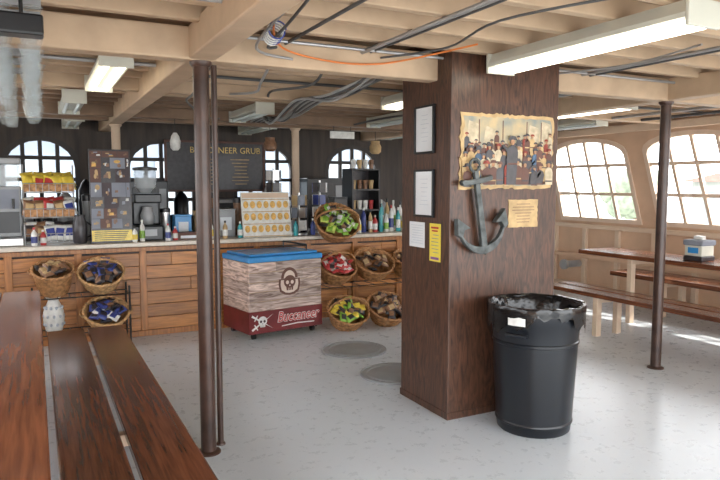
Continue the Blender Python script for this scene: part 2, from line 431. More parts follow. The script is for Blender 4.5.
# ---------------------------------------------------------------- trash can
t=thing('trash_can','large round black plastic trash can with black liner beside column','trash can',(2.895,3.165,0))
g=G(); g.lathe([(.225,0),(.235,.01),(.242,.06),(.249,.066),(.249,.075),(.244,.082),(.262,.42),(.270,.58),(.277,.585),(.277,.60),(.272,.606),(.280,.70),(.292,.74),(.295,.79),(.304,.80),(.304,.825),(.284,.825),(.278,.79),(.23,.1)],48)
g.done('body','navyblack',t,smooth=True)
for q in (rad(205),rad(20),):
    P=lambda a,r_,z:(r_*math.cos(q+a),r_*math.sin(q+a),z)
    G().tube([P(-.22,.275,.66),P(-.20,.310,.665),P(0,.325,.67),P(.20,.310,.665),P(.22,.275,.66)],.013).done('handle','navyblack',t,smooth=True)
def crump(r,z,th,i):
    n=noise.noise(Vector((math.cos(th)*4,math.sin(th)*4,z*10+i*.2)))
    n2=noise.noise(Vector((math.cos(th)*16,math.sin(th)*16,z*30)))
    k=[.0,.3,.8,1.2,1.0,.4,.3,.3,.3,.4,.8,1.2][min(i,11)]
    zz=z+(n*.022+n2*.012)*k
    if i>=10: zz+=.03*math.sin(th*3+1)+.05*n+.012*n2
    rr=r+(n2*.008+n*.006)*k
    if i>=6: rr=max(rr,.309)
    return rr,zz
prof=[(.2,.45),(.23,.6),(.255,.72),(.268,.78),(.278,.815),(.292,.838),(.309,.838),(.314,.825),(.314,.80),(.313,.78),(.312,.755),(.311,.725)]
G().lathe(prof,120,fn=crump,cap=False).done('bin_liner','liner',t,smooth=True)
G().lathe([(.01,.46),(.2,.45)],24,cap=False).done('liner_bottom','liner',t)
def arcpatch(g,r0,a0,a1,z0,z1,n=8,r1=None):
    r1=r1 or r0
    vs=[]
    for i in range(n+1):
        q=a0+(a1-a0)*i/n; vs.append((g.bm.verts.new((r0*math.cos(q),r0*math.sin(q),z0)),g.bm.verts.new((r1*math.cos(q),r1*math.sin(q),z1+.006*R.uniform(-1,1)))))
    for p,q in zip(vs,vs[1:]): g.bm.faces.new((p[0],q[0],q[1],p[1]))
g=G(); arcpatch(g,.322,rad(197),rad(217),.73,.78,r1=.324); g.done('sticker','whitef',t)

# ---------------------------------------------------------------- floor plates
for x,y,r_ in ((2.70,5.44,.31),(2.66,4.58,.30)):
    t=thing('deck_plate','round grey flush deck access plate set in floor','deck plate',(x,y,0),group='round deck plates')
    G().lathe([(r_,.0),(r_,.006),(r_-.012,.010)],48).done('cover','plate',t,smooth=True)
    for rr in (r_-.006,r_-.06):
        G().tube([(rr*math.cos(q),rr*math.sin(q),.010) for q in [2*math.pi*i/40 for i in range(40)]],.006,6,True).done('ring','grey',t,smooth=True)

# ---------------------------------------------------------------- benches and tables
def bench(name,label,cat,x0,x1,y0,y1,z,nplank,mat,th=.05,legmat='cream',legs=3,gap=.028,group=None):
    t=thing(name,label,cat,((x0+x1)/2,(y0+y1)/2,0),group=group)
    cx=(x0+x1)/2;L=(y1-y0)/2
    w=(x1-x0-gap*(nplank-1))/nplank
    for i in range(nplank):
        a=x0+i*(w+gap)-cx
        G().box(a,a+w,-L,L,z-th,z).done('plank',mat,t,bev=.008)
    for k in range(legs):
        yy=-L+.35+(2*L-1.1)*k/(legs-1)
        hw=(x1-x0)/2-.03
        G().box(-hw,hw,yy-.03,yy+.03,z-th-.06,z-th-.001).done('cross_rail',legmat,t,bev=.004)
        for sx in (-1,1):
            q=sx*(hw-.035)
            G().box(q-.035,q+.035,yy-.03,yy+.03,0,z-th-.06).done('leg',legmat,t,bev=.004)
    return t
bench('bench','long dark varnished two-plank bench beside the near table','bench',.045,.60,1.3,5.5,.45,2,'bench',group='long deck benches')
bench('table','long reddish varnished plank table beside the bench','table',-.78,0.01,1.2,5.65,.76,3,'table',gap=.008,group='long deck tables')
bench('bench','long dark wooden bench on cream posts by the windows','bench',5.17,5.60,1.3,5.55,.46,2,'bench',group='long deck benches',th=.045)
bench('bench','dark wooden bench between the table and the window wall','bench',6.64,7.12,1.3,5.9,.48,2,'bench',group='long deck benches',th=.06)
bench('table','long dark wooden table by the window wall','table',6.02,6.6,1.3,5.85,.79,2,'bench',gap=.01,group='long deck tables')
t=thing('napkin_dispenser','blue-grey plastic napkin dispenser on the window table','napkin dispenser',(6.3,4.42,.79))
G().box(-.11,.11,-.11,.11,0,.05).done('base','darkf',t,bev=.01)
G().box(-.10,.10,-.10,.10,.05,.16).done('body','white',t,bev=.01)
G().box(-.115,.115,-.115,.115,.16,.22).done('lid','ink',t,bev=.014)
G().box(-.103,-.1,-.06,.06,.08,.14).done('slot','blue',t)
G().box(-.03,.03,-.05,.05,.22,.26).done('napkins','whitef',t,bev=.005)
t=thing('pipe_stub','grey round pipe stub on the window wall','pipe',(XR-.05,7.0,.42))
G().cyl((-.02,0,0),(-.3,0,0),.05,seg=20).done('pipe','grey',t,smooth=True)
G().cyl((-.3,0,0),(-.34,0,0),.075,seg=20).done('flange','galv',t,smooth=True)

# ---------------------------------------------------------------- counter
cy0=6.98
t=thing('counter','orange-brown wooden snack counter with plank front','counter',(0,0,0))
g=G()
xa,xb=XL+.03,4.95
z=.06
while z<.88:
    x=xa
    while x<xb:
        l=R.uniform(.8,1.6); g.box(x,min(x+l,xb)-.004,cy0,cy0+.03,z,z+.132); x+=l
    z+=.137
g.done('front_boards','counter',t,bev=.003)
g=G(); k=xa
while k<xb: g.box(k,k+.07,cy0-.022,cy0-.001,.06,.90); k+=.62
g.box(xa,xb,cy0-.03,cy0-.001,.0,.06)
g.box(xa,xb,cy0-.03,cy0-.001,.90,.945)
g.done('battens','counterv',t,bev=.003)
G().box(xa,xb,cy0+.031,7.58,0,.95).done('carcass','darkwall',t)
G().box(xb+.001,xb+.03,cy0,7.58,0,.95).done('end_panel','counterv',t)
o=G().box(xa,xb+.06,cy0-.07,7.62,.951,.995).done('countertop','ctop',bev=.008); top(o,'long pale grey laminate worktop on the snack counter','countertop')
CT=.996
t=thing('back_counter','dark wooden work counter along the rear wall','counter',(0,0,0))
G().box(-1.2,5.5,8.78,9.25,0,.9).done('carcass','darkwall',t)
G().box(-1.2,5.55,8.74,9.27,.9,.94).done('top','grey',t,bev=.005)

# ---------------------------------------------------------------- menu board
t=thing('menu_board','black menu board with gold lettering on rear wall','menu board',(2.34,9.16,1.85))
G().box(-.70,.70,0,.03,-.34,.34).done('panel','darkf',t,bev=.004)
g=G()
for (a,b,c,d) in ((-.72,.72,.33,.36),(-.72,.72,-.36,-.33),(-.72,-.69,-.33,.33),(.69,.72,-.33,.33)): g.box(a,b,-.012,.03,c,d)
g.done('frame','brown',t)
text('BUCCANEER GRUB',.122,(.14,-.004,.19),(rad(90),0,0),'goldtxt',t,sx=.98)
g=G()
for cxx in (-.10,.38):
    for i in range(8):
        z=.1-i*.05; w_=.10+.08*R.random(); g.box(cxx-w_,cxx+w_*.6,-.004,-.001,z-.006,z+.006)
g.done('menu_lines','tan',t)

# ---------------------------------------------------------------- cooler cart
t=thing('ice_cream_cart','wood-patterned rolling cooler cart with blue lid','cooler cart',(1.90,6.22,0),(0,0,rad(9.5)))
W,D=.85,.60
G().box(0,W,0,D,.07,.80).done('core','tan',t)
g=G()
z=.30; row=0
while z<.79:
    zz=min(z+.097,.80); sp=(.24,.55,.38,.62,.30)[row%5]
    for (p,q) in ((-.002,sp),(sp+.003,W+.002)):
        g.box(p,q,-.012,-.001,z,zz-.003)
    g.box(-.012,-.001,-.003,D,z,zz-.003); g.box(W+.001,W+.012,0,D,z,zz-.003)
    z+=.10; row+=1
g.done('board_cladding','cooler',t)
g=G(); g.box(-.014,W+.014,-.016,-.001,.07,.297); g.box(-.014,-.001,-.001,D,.07,.297); g.box(W+.001,W+.014,-.001,D,.07,.297)
g.done('lower_band','dred',t)
G().box(-.02,W+.02,-.022,D+.01,.80,.86).done('lid','blue',t,bev=.014)
G().box(.02,W-.02,.02,D-.03,.861,.885).done('lid_panel','blue',t,bev=.008)
G().tube([(W-.14,.05,.84),(W-.14,.05,.95),(W-.14,D-.05,.95),(W-.14,D-.05,.84)],.010).done('handle','black',t,smooth=True)
for a in (.07,W-.07):
    for b in (.06,D-.06):
        G().cyl((a-.018,b,.032),(a+.018,b,.032),.032,seg=16).done('caster','black',t,smooth=True)
text('Buccaneer',.150,(.56,-.0175,.165),(rad(90),0,0),'whitef',t,sx=.80,shear=.25,ext=.001,off=.0055,name='lettering_outline')
text('Buccaneer',.150,(.56,-.0205,.165),(rad(90),0,0),'red',t,sx=.80,shear=.25,ext=.001)
fc=lambda u,v,d:(u,-d,v)
G().poly([(.36,.113),(.55,.123),(.76,.117),(.76,.127),(.55,.136),(.36,.123)],fc,.0187,.0197).done('painted_flourish','whitef',t)
def skull(cx,cz,s,name,d0,pm=('whitef','navy'),swords=True):
    g=G(); g.mi=0
    for sg in ((-1,1) if swords else ()):
        dx,dz=1*s,.62*s*sg
        nx,nz=-dz*.08,dx*.08
        g.poly([(cx-dx-nx,cz-dz-nz),(cx+dx,cz+dz),(cx-dx+nx,cz-dz+nz)],fc,d0+.0006*(sg+1),d0+.0015+.0006*(sg+1))
        px,pz=cx-dx*.66,cz-dz*.66
        g.poly([(px-nx*3,pz-nz*3),(px-nx*3+dx*.08,pz-nz*3+dz*.08),(px+nx*3+dx*.08,pz+nz*3+dz*.08),(px+nx*3,pz+nz*3)],fc,d0,d0+.003)
    g.poly(ell(cx,cz+.12*s,.42*s,.40*s,18),fc,d0+.003,d0+.005)
    g.poly([(cx-.22*s,cz-.42*s),(cx+.22*s,cz-.42*s),(cx+.26*s,cz-.1*s),(cx-.26*s,cz-.1*s)],fc,d0+.003,d0+.0048)
    g.mi=1
    for e in (-1,1): g.poly(ell(cx+e*.17*s,cz+.08*s,.11*s,.12*s,10),fc,d0+.0052,d0+.0062)
    g.poly([(cx-.05*s,cz-.16*s),(cx+.05*s,cz-.16*s),(cx,cz-.03*s)],fc,d0+.0052,d0+.0062)
    for k in (-1,0,1): g.poly([(cx+k*.1*s-.012*s,cz-.42*s),(cx+k*.1*s+.012*s,cz-.42*s),(cx+k*.1*s+.012*s,cz-.26*s),(cx+k*.1*s-.012*s,cz-.26*s)],fc,d0+.005,d0+.006)
    return g.done(name,list(pm),t)
skull(.135,.185,.12,'crossed_swords_emblem',.0187)
g=G()
body=[(-.125,.03),(.125,.03),(.13,-.03),(.115,-.10),(.06,-.135),(0,-.145),(-.06,-.135),(-.115,-.10),(-.13,-.03)]
g.poly([(.46+u,.58+v) for u,v in body],fc,.0125,.0138)
archp=[(.46+.10*math.cos(math.pi*i/12),.615+.115*math.sin(math.pi*i/12)) for i in range(13)]
g.poly(archp,fc,.0125,.0136)
g.mi=1
g.poly([(.46+.068*math.cos(math.pi*i/12),.618+.080*math.sin(math.pi*i/12)) for i in range(13)],fc,.0138,.0146)
g.poly([(.46+u*.82,.575+v*.80) for u,v in body],fc,.0138,.0146)
g.done('crest_emblem',['brown','crest'],t)
skull(.46,.560,.17,'skull_emblem',.0150,('brown','crest'),False)

# ---------------------------------------------------------------- fluorescent fixtures
def fixture(x,y0,y1,z,lit,label,w=.10):
    t=thing('ceiling_light',label,'ceiling light',(x,(y0+y1)/2,z),group='fluorescent ceiling lights')
    L=(y1-y0)/2
    g=G(); f=lambda u,v,d:(u,d,v)
    g.poly([(-w*.7,.108),(w*.7,.108),(w,.045),(w,.022),(-w,.022),(-w,.045)],f,-L+.01,L-.01)
    g.done('housing','white',t)
    for sx in (-.5,.5):
        G().cyl((sx*w,-L+.03,0.003),(sx*w,L-.03,0.003),.017,seg=12).done('tube','tube' if lit else 'offtube',t,smooth=True)
    for e in (-1,1):
        G().box(-w-.002,w+.002,e*L-.010,e*L+.010,-.016,.1085).done('end_cap','white',t,bev=.004)
    return t
fixture(2.76,1.97,3.40,2.331,True,'long fluorescent light with white housing before the column',.11)
fixture(.48,4.25,5.45,2.331,True,'lit fluorescent light with white housing above the bench')
fixture(3.12,4.6,5.5,2.331,True,'lit fluorescent light with white housing behind the column')
fixture(5.15,4.4,5.52,2.331,True,'lit fluorescent light near the window side')
fixture(2.78,8.1,9.2,2.331,False,'unlit fluorescent light above the kitchen area')
fixture(.45,8.1,9.2,2.331,False,'unlit fluorescent light above the kitchen area')
fixture(5.15,8.1,9.2,2.331,False,'unlit fluorescent light above the kitchen area')
fixture(3.9,6.2,7.3,2.331,False,'unlit fluorescent light above the snack counter')
fixture(2.15,6.4,7.4,2.331,False,'unlit fluorescent light above the snack counter')
fixture(.35,6.3,7.3,2.331,False,'unlit fluorescent light above the snack counter')
fixture(6.3,5.8,7.2,2.331,False,'unlit fluorescent light near the window wall')
fixture(5.15,1.2,2.7,2.331,True,'lit fluorescent light near the window side')

# ---------------------------------------------------------------- cables and conduits
def cable(name,pts,r,mat,label,cat='cable',sub=6):
    P=[Vector(p) for p in pts]; out=[]
    for i in range(len(P)-1):
        p0=P[max(i-1,0)];p1=P[i];p2=P[i+1];p3=P[min(i+2,len(P)-1)]
        for k in range(sub):
            u=k/sub; out.append(.5*((2*p1)+(-p0+p2)*u+(2*p0-5*p1+4*p2-p3)*u*u+(-p0+3*p1-3*p2+p3)*u**3))
    out.append(P[-1])
    o=G().tube(out,r,8).done(name,mat,smooth=True); return top(o,label,cat)
cable('extension_cord',[(1.05,2.7,2.46),(1.13,3.2,2.43),(1.3,3.55,2.38),(1.6,3.62,2.345),(1.9,3.64,2.35),(2.15,3.60,2.39),(2.42,3.2,2.44)],.006,'orange','orange extension cord draped below the ceiling beam')
cable('cable',[(1.0,2.4,2.46),(1.03,3.0,2.43),(1.05,3.4,2.40),(1.02,3.65,2.38)],.007,'blue','blue cable hanging near the beam and pole')
cable('cable',[(1.06,2.4,2.46),(1.10,3.0,2.42),(1.13,3.5,2.35),(1.4,3.65,2.34)],.008,'galv','grey cable looped below the ceiling beam')
cable('cable',[(1.10,2.4,2.46),(1.16,3.0,2.41),(1.20,3.5,2.37),(1.3,3.65,2.40)],.008,'rope','dark cable looped below the ceiling beam')
for j,(mm,oy) in enumerate((('bluef',0),('whitef',.03))):
    pts=[]
    for i in range(60):
        q=i*.42; pts.append((1.15+.045*math.cos(q)+.0006*i,3.20+oy+.003*i,2.395+.042*math.sin(q)))
    o=G().tube(pts,.0045,6).done('coiled_cable',mm,smooth=True); top(o,('blue','white')[j]+' cable coil hung on the ceiling beam','cable')
for i in range(9):
    dx=.030*i; w1=R.uniform(-.06,.06); w2=R.uniform(-.06,.06); zz=R.uniform(-.03,.01)
    cable('cable',[(2.38-dx,3.79,2.41),(2.32-dx+w1,4.6,2.35-.008*i+zz),(2.35-dx,5.4,2.345),(2.42-dx+w2,6.2,2.30-.008*i+zz),(2.52-dx,6.9,2.34),(2.57-dx,7.46,2.34)],.011,'rope' if i%2 else 'galv','grey cable in a bundle strapped under the ceiling')
cable('cable',[(.96,3.78,2.31),(1.0,4.5,2.22),(1.15,5.4,2.27),(1.5,6.2,2.24),(1.8,6.9,2.3),(1.9,7.46,2.36)],.009,'rope','dark cable sagging between ceiling beams')
cable('cable',[(3.6,3.78,2.40),(3.55,5.4,2.33),(3.6,6.6,2.35),(3.7,7.46,2.36)],.012,'rope','dark cable sagging between ceiling beams')
cable('cable',[(1.35,3.79,2.40),(1.45,4.4,2.31),(1.6,5.0,2.33),(1.55,5.56,2.38)],.010,'galv','grey cable sagging between ceiling beams')
cable('cable',[(1.7,3.79,2.42),(1.85,4.4,2.33),(1.75,5.0,2.35),(1.9,5.56,2.38)],.010,'rope','dark cable sagging between ceiling beams')
cable('cable',[(2.0,3.65,2.40),(2.2,3.2,2.40),(2.1,2.6,2.41),(2.35,2.0,2.42)],.007,'rope','thin dark cable running under the ceiling beams')
cable('cable',[(3.4,3.65,2.40),(3.6,3.1,2.40),(3.5,2.5,2.41)],.007,'galv','thin grey cable running under the ceiling beams')
for k,(xx,r_,m_) in enumerate(((1.87,.014,'galv'),(1.93,.008,'rope'),(3.75,.012,'galv'),(3.83,.01,'rope'),(1.36,.010,'rope'))):
    cable('conduit',[(xx,-.5,2.438-r_),(xx,1.5,2.438-r_),(xx,3.655,2.438-r_)],r_,m_,'metal conduit running lengthwise under the ceiling','conduit')
for (x0,x1,yy,r_,m_) in ((.95,4.72,3.60,.010,'galv'),(-1,.79,2.94,.012,'galv'),(4.88,7.15,3.62,.013,'rope'),(4.88,7.15,3.2,.018,'galv'),(.95,2.3,4.4,.012,'galv'),(.95,4.72,5.0,.012,'rope'),(-1,.79,4.7,.014,'galv'),(4.88,7.15,4.9,.014,'rope')):
    cable('conduit',[(x0,yy,2.438-r_),((x0+x1)/2,yy,2.438-r_),(x1,yy,2.438-r_)],r_,m_,'metal conduit running across under the ceiling','conduit')
for xx in (4.2,6.2,6.7,-.2): cable('conduit',[(xx,3.785,2.385),(xx,5.545,2.385)],.018,'galv' if xx<6.5 else 'rope','pipe running lengthwise under the ceiling beams','conduit')

# hanging stacked clear cups
cs=None
for j,y in enumerate((3.35,3.6,3.9,4.2,4.55,4.95,5.35)):
    o=G().box(-.75,.06,y-.02,y+.02,2.40,2.438).done('hanging_rail','grey'); top(o,'grey rail holding stacked clear cups under ceiling','rail','rails for hanging cups')
    for i in range(6):
        x=-.62+.125*i+R.uniform(-.012,.012)
        if cs is None:
            g=G(); prof=[]
            for k in range(5):
                prof+= [(.034,.08*k),(.050,.08*k+.068),(.054,.08*k+.074)]
            g.lathe(prof,14)
            cs=g.done('cup_stack','cupg',smooth=True); o=cs
        else:
            o=cs.copy(); COL.objects.link(o)
        sc=R.uniform(.75,1.15); o.scale=(R.uniform(.9,1.1),1,sc); o.location=(x,y+R.uniform(-.02,.02),2.3995-.394*sc); o.rotation_euler=(0,0,R.uniform(0,3))
        top(o,'stack of clear plastic cups hanging below a rail','cup stack','hanging clear cup stacks')
t=thing('hanging_bar','black speaker bar hanging from the ceiling','speaker',(-.32,3.0,2.2))
G().box(-.36,.38,-.05,.05,0,.085).done('body','black',t,bev=.01)
G().cyl((.3,0,.085),(.3,0,.24),.008).done('hanger','black',t)
G().cyl((-.3,0,.085),(-.3,0,.24),.008).done('hanger','black',t)
t=thing('pulley_hook','small black iron hook hanging from the ceiling','hook',(.02,2.75,2.3))
G().cyl((0,0,.08),(0,0,.25),.006).done('rod','black',t)
G().tube([(.035*math.cos(q),0,.045+.035*math.sin(q)) for q in [2*math.pi*i/16 for i in range(16)]],.009,8,True).done('ring','black',t,smooth=True)
G().sph((0,0,.02),.022).done('weight','black',t,smooth=True)
t=thing('hanging_lantern','small white lantern hanging over the counter','lantern',(1.45,7.5,1.98))
G().cyl((0,0,.2),(0,0,.35),.004).done('cord','black',t)
G().lathe([(.03,0),(.055,.03),(.06,.1),(.045,.16),(.02,.2)],16).done('shade','whitef',t,smooth=True)
t=thing('hanging_sign','small white sign hanging over the counter','sign',(3.55,7.5,2.18))
for e in (-.12,.12): G().cyl((e,0,.09),(e,0,.15),.004).done('cord','black',t)
G().box(-.17,.17,-.008,.008,0,.09).done('board','whitef',t)
for k,(x,m_,lb) in enumerate(((2.75,'brownf','bronze hanging pot over the kitchen area'),(4.3,'tan','tan hanging pot over the kitchen area'))):
    t=thing('hanging_pot',lb,'pot',(x,8.0,2.02))
    G().cyl((0,0,.18),(0,0,.31),.004).done('cord','black',t)
    G().lathe([(.05,0),(.08,.03),(.085,.1),(.06,.15),(.065,.18)],16).done('body',m_,t,smooth=True)

# ---------------------------------------------------------------- baskets
def basket_mesh(r0,r1,h):
    g=G(); rows=14; seg=48
    prof=[]
    for i in range(rows+1):
        q=i/rows; prof.append((r0+(r1-r0)*q**.8,h*q))
    def fw(r,z,th,i): return (r+.006*math.sin(th*16+math.pi*(i%2)),z)
    g.lathe(prof,seg,fn=fw,cap=False)
    inner=[(r-.012,max(z,.012)) for r,z in prof][::-1]
    g.lathe(inner,seg,fn=fw,cap=False)
    g.lathe([(.004,0.0),(r0,.0)],seg,cap=False); g.lathe([(.004,.013),(r0-.01,.013)],seg,cap=False)
    return g
def basket(x,y,z,r1,h,tilt,label,mat,rz=0,bail=False):
    t=thing('wicker_basket',label,'basket',(x,y,z),(rad(tilt),0,rad(rz)),group='wicker snack baskets')
    r0=r1*.68
    basket_mesh(r0,r1,h).done('woven_body',mat,t,smooth=True)
    g=G()
    for o_,ph in ((0,0),(1,math.pi)):
        g.tube([((r1+.007*math.cos(q*14+ph))*math.cos(q),(r1+.007*math.cos(q*14+ph))*math.sin(q),h+.007*math.sin(q*14+ph)) for q in [2*math.pi*i/96 for i in range(96)]],.009,6,True)
    g.done('braided_rim',mat,t,smooth=True)
    if bail:
        G().tube([(r1*math.cos(math.pi*i/16),.0,h+r1*.75*math.sin(math.pi*i/16)) for i in range(17)],.010,8).done('handle',mat,t,smooth=True)
    else:
        for e in (-1,1):
            G().tube([(e*(r1+.002+.028*math.sin(math.pi*i/8)),-.06+.12*i/8,h-.01) for i in range(9)],.008,6).done('handle',mat,t,smooth=True)
    return t
def pillow(w,h,th,m1,m2,name):
    g=G(); nx,ny=6,8; fr_=[];bk=[]
    for j in range(ny+1):
        a=[];b=[]
        for i in range(nx+1):
            x=2*i/nx-1;y=2*j/ny-1
            d=th*.5*(max(0,1-x**4)*max(0,1-abs(y)**3))**.6+.0008
            xx=x*w/2*(1-.10*(1-y*y)); n=.08*th*noise.noise(Vector((x*3,y*3,w*50)))
            a.append(g.bm.verts.new((xx,-d+n,y*h/2))); b.append(g.bm.verts.new((xx,d+n,y*h/2)))
        fr_.append(a);bk.append(b)
    for j in range(ny):
        for i in range(nx):
            mi=1 if 2<=j<=5 and 1<=i<=4 else 0
            for grid,fl_ in ((fr_,0),(bk,1)):
                q=[grid[j][i],grid[j][i+1],grid[j+1][i+1],grid[j+1][i]]
                f=g.bm.faces.new(q if not fl_ else q[::-1]); f.material_index=mi
    for j in range(ny):
        for i in (0,nx): g.bm.faces.new((fr_[j][i],fr_[j+1][i],bk[j+1][i],bk[j][i]))
    for i in range(nx):
        for j in (0,ny): g.bm.faces.new((fr_[j][i],fr_[j][i+1],bk[j][i+1],bk[j][i]))
    bmesh.ops.recalc_face_normals(g.bm,faces=g.bm.faces[:])
    me=bpy.data.meshes.new(name); g.bm.to_mesh(me); g.bm.free(); me.shade_smooth()
    me.materials.append(M[m1]); me.materials.append(M[m2]); return me
PK={k:pillow(.11,.14,.05,a,b,k) for k,a,b in (('green','green','darkf'),('lime','lime','green'),('glime','green','whitef'),('red','redf','whitef'),('red2','redf','darkf'),('dark','darkf','brownf'),('bronze','brownf','tan'),('blue','bluef','darkf'),('yellow','yelf','yelf'),('yellowr','yelf','redf'),('white','whitef','bluef'))}
def packet(kind,mw,scale,label,group):
    o=bpy.data.objects.new('snack_packet',PK[kind]); COL.objects.link(o)
    o.matrix_world=mw@Matrix.Diagonal((scale,scale,scale,1))
    return top(o,label,'snack packet',group)
def fill(b,r1,h,kinds,n,label,group,sc=.85):
    mw=Matrix.LocRotScale(b.location,b.rotation_euler,None)
    for i in range(n):
        q=i*2.4; rr=(r1-.07)*math.sqrt((i+.5)/n)
        l=Matrix.Translation((rr*math.cos(q),rr*math.sin(q),h*.80+.03*R.random()+.06*(1-rr/r1)))@Euler((rad(R.uniform(40,105)),rad(R.uniform(-30,30)),R.uniform(0,6.28))).to_matrix().to_4x4()
        packet(R.choice(kinds),mw@l,sc*R.uniform(.85,1.1),label,group)
def rack(x0,x1,y0,y1,zs,label,ztop):
    t=thing('display_rack',label,'rack',((x0+x1)/2,(y0+y1)/2,0))
    w=(x1-x0)/2;d=(y1-y0)/2
    for a in (-w,w):
        for b in (-d,d): G().cyl((a,b,0),(a,b,ztop),.010,seg=8).done('post','black',t)
    for z in zs:
        g=G(); 
        for b in (-d,d): g.cyl((-w,b,z),(w,b,z),.006,seg=6)
        for k in range(9): 
            xx=-w+2*w*k/8; g.cyl((xx,-d,z),(xx,d,z),.004,seg=6)
        g.done('wire_shelf','black',t)
rack(2.78,4.30,6.58,6.90,[.42],'black wire rack holding baskets before the counter',.5)
rack(-.06,.80,6.62,6.90,[.17,.52],'black wire rack holding baskets before the counter',.6)
bd=[(3.10,6.80,.955,.26,.19,46,'wicker basket of green snack packets tipped over counter edge','wicker',['green','lime','glime','glime','dark'],28,'green snack packet in a basket','green packets in basket'),
(3.05,6.72,.47,.23,.19,34,'wicker basket of red snack packets','wicker',['red','red2','red'],22,'red snack packet in a basket','red packets in basket'),
(3.56,6.74,.48,.24,.19,34,'wide brown wicker basket holding dark packets','wicker',['dark','bronze'],10,'dark snack packet in a basket','dark packets in middle basket'),
(3.03,6.34,.01,.23,.19,32,'wicker basket of green and yellow packets on floor','wicker',['green','yellow','lime','dark','dark'],22,'green or yellow snack packet in a basket','mixed packets in floor basket'),
(3.53,6.34,.01,.24,.19,32,'wide wicker basket of dark packets on floor','wicker',['dark','bronze','dark'],20,'dark snack packet in a basket','dark packets in floor basket'),
(4.03,6.74,.48,.19,.22,28,'brown wicker basket beside the column','wicker',['bronze','dark'],10,'bronze snack packet in a basket','bronze packets in basket'),
(4.02,6.36,.01,.2,.22,24,'brown wicker basket on floor by rack','wicker',['bronze','red2'],8,'bronze snack packet in a basket','bronze packets in floor basket'),
(.13,6.74,.56,.18,.24,24,'deep brown wicker basket on wire rack','wicker',['dark','bronze'],10,'dark snack packet in a basket','dark packets in deep basket'),
(.55,6.74,.56,.21,.17,34,'light wicker basket of dark blue packets','wickerl',['dark','blue','dark'],16,'dark blue snack packet in a basket','blue packets in upper basket'),
(.58,6.72,.19,.21,.15,32,'light wicker basket of blue packets on lower shelf','wickerl',['blue','dark','dark','white'],16,'blue snack packet in a basket','blue packets in lower basket')]
for j,(x,y,z,r1,h,ti,lb,mt,kinds,n,pl,pg) in enumerate(bd):
    b_=basket(x,y,z,r1,h,ti,lb,mt,rz=R.uniform(-6,6),bail=j in (0,1,3,8))
    b_.location.z+=r1*.68*math.sin(rad(ti))-.03
    fill(b_,r1,h,kinds,n,pl,pg)
t=thing('ceramic_jar','white patterned ceramic jar on the wire rack','jar',(.12,6.76,.178))
g=G().lathe([(.05,0),(.075,.02),(.095,.12),(.09,.2),(.06,.28),(.045,.31),(.075,.35),(.07,.34),(.04,.3)],28)
g.mi=1
for r_ in range(3):
    for k in range(10):
        q=2*math.pi*(k+.5*(r_%2))/10; rr=(.085,.088,.075)[r_]; g.sph((rr*math.cos(q),rr*math.sin(q),.08+.08*r_),.014,(1,1,1.2),8,6)
g.done('body',['whitef','inkl'],t,smooth=True)

# ---------------------------------------------------------------- counter items
t=thing('snack_stand','three-tier wire stand holding snack bags on counter','snack stand',(.13,7.2,CT))
for a in (-.23,.23):
    G().cyl((a,.12,0),(a,.12,.80),.008,seg=8).done('post','galv',t)
    G().cyl((a,-.12,0),(a,-.12,.2),.008,seg=8).done('post','galv',t)
for k in range(3):
    z=.02+.25*k; g=G()
    g.tube([(-.23,-.12,z),(.23,-.12,z),(.23,.12,z),(-.23,.12,z)],.005,6,True); g.tube([(-.23,-.12,z+.09),(.23,-.12,z+.09),(.23,.12,z+.09),(-.23,.12,z+.09)],.005,6,True)
    for i in range(9): 
        xx=-.23+.46*i/8; g.cyl((xx,-.12,z),(xx,-.12,z+.09),.003,seg=6); g.cyl((xx,-.12,z),(xx,.12,z),.003,seg=6)
    g.done('wire_tier','galv',t)
    if k>0: G().box(-.225,.225,-.118,-.112,z+.01,z+.08).done('tier_board','wicker',t)
for k in range(3):
    for i in range(5):
        for j in range(2):
            mw=Matrix.Translation((-.05+.09*i,7.14+.09*j,CT+.115+.25*k+.03*j))@Euler((rad(-18),rad(R.uniform(-14,14)),rad(R.uniform(-25,25)))).to_matrix().to_4x4()
            packet((['white','bronze','dark'],['bronze','red','white'],['yellow','yellow','yellowr'])[k][R.randrange(3)],mw,1.15,'snack bag on the wire counter stand','snack bags on the stand')
t=thing('drink_dispenser','tall steel drink dispenser with clear hopper on counter','drink dispenser',(-.26,7.25,CT))
G().box(-.15,.15,-.2,.2,0,.08).done('drip_base','steel',t,bev=.01)
G().box(-.14,.14,-.02,.2,.08,.58).done('tower','grey',t,bev=.01)
G().box(-.13,.13,-.05,.2,.581,.80).done('hopper','glass',t,bev=.01)
G().box(-.145,.145,-.06,.21,.80,.86).done('hopper_lid','grey',t,bev=.01)
for a in (-.07,.07): G().cyl((a,-.07,.46),(a,-.07,.36),.014,.01).done('tap','black',t,smooth=True)
G().box(-.12,.12,-.035,-.021,.36,.55).done('label_panel','ink',t)
G().box(-.12,.12,-.035,-.021,.12,.33).done('lower_panel','black',t)
t=thing('dark_jug','dark translucent jug on counter','jug',(.40,7.10,CT))
G().lathe([(.06,0),(.07,.02),(.07,.2),(.05,.26),(.055,.29),(.045,.29)],20).done('body','darkf',t,smooth=True)
G().tube([(.065,0,.06),(.11,0,.08),(.12,0,.17),(.06,0,.22)],.009).done('handle','darkf',t,smooth=True)
t=thing('photo_board','tall collage board of food photographs standing on counter','display board',(.70,7.02,CT),(rad(-3),0,0))
G().box(-.20,.20,0,.02,0,.96).done('board','darkf',t,bev=.003)
pm=['darkf','ink','navy','brown','brownf','gold','whitef','redf','tan','verd','yelf']
g=G()
z=.15
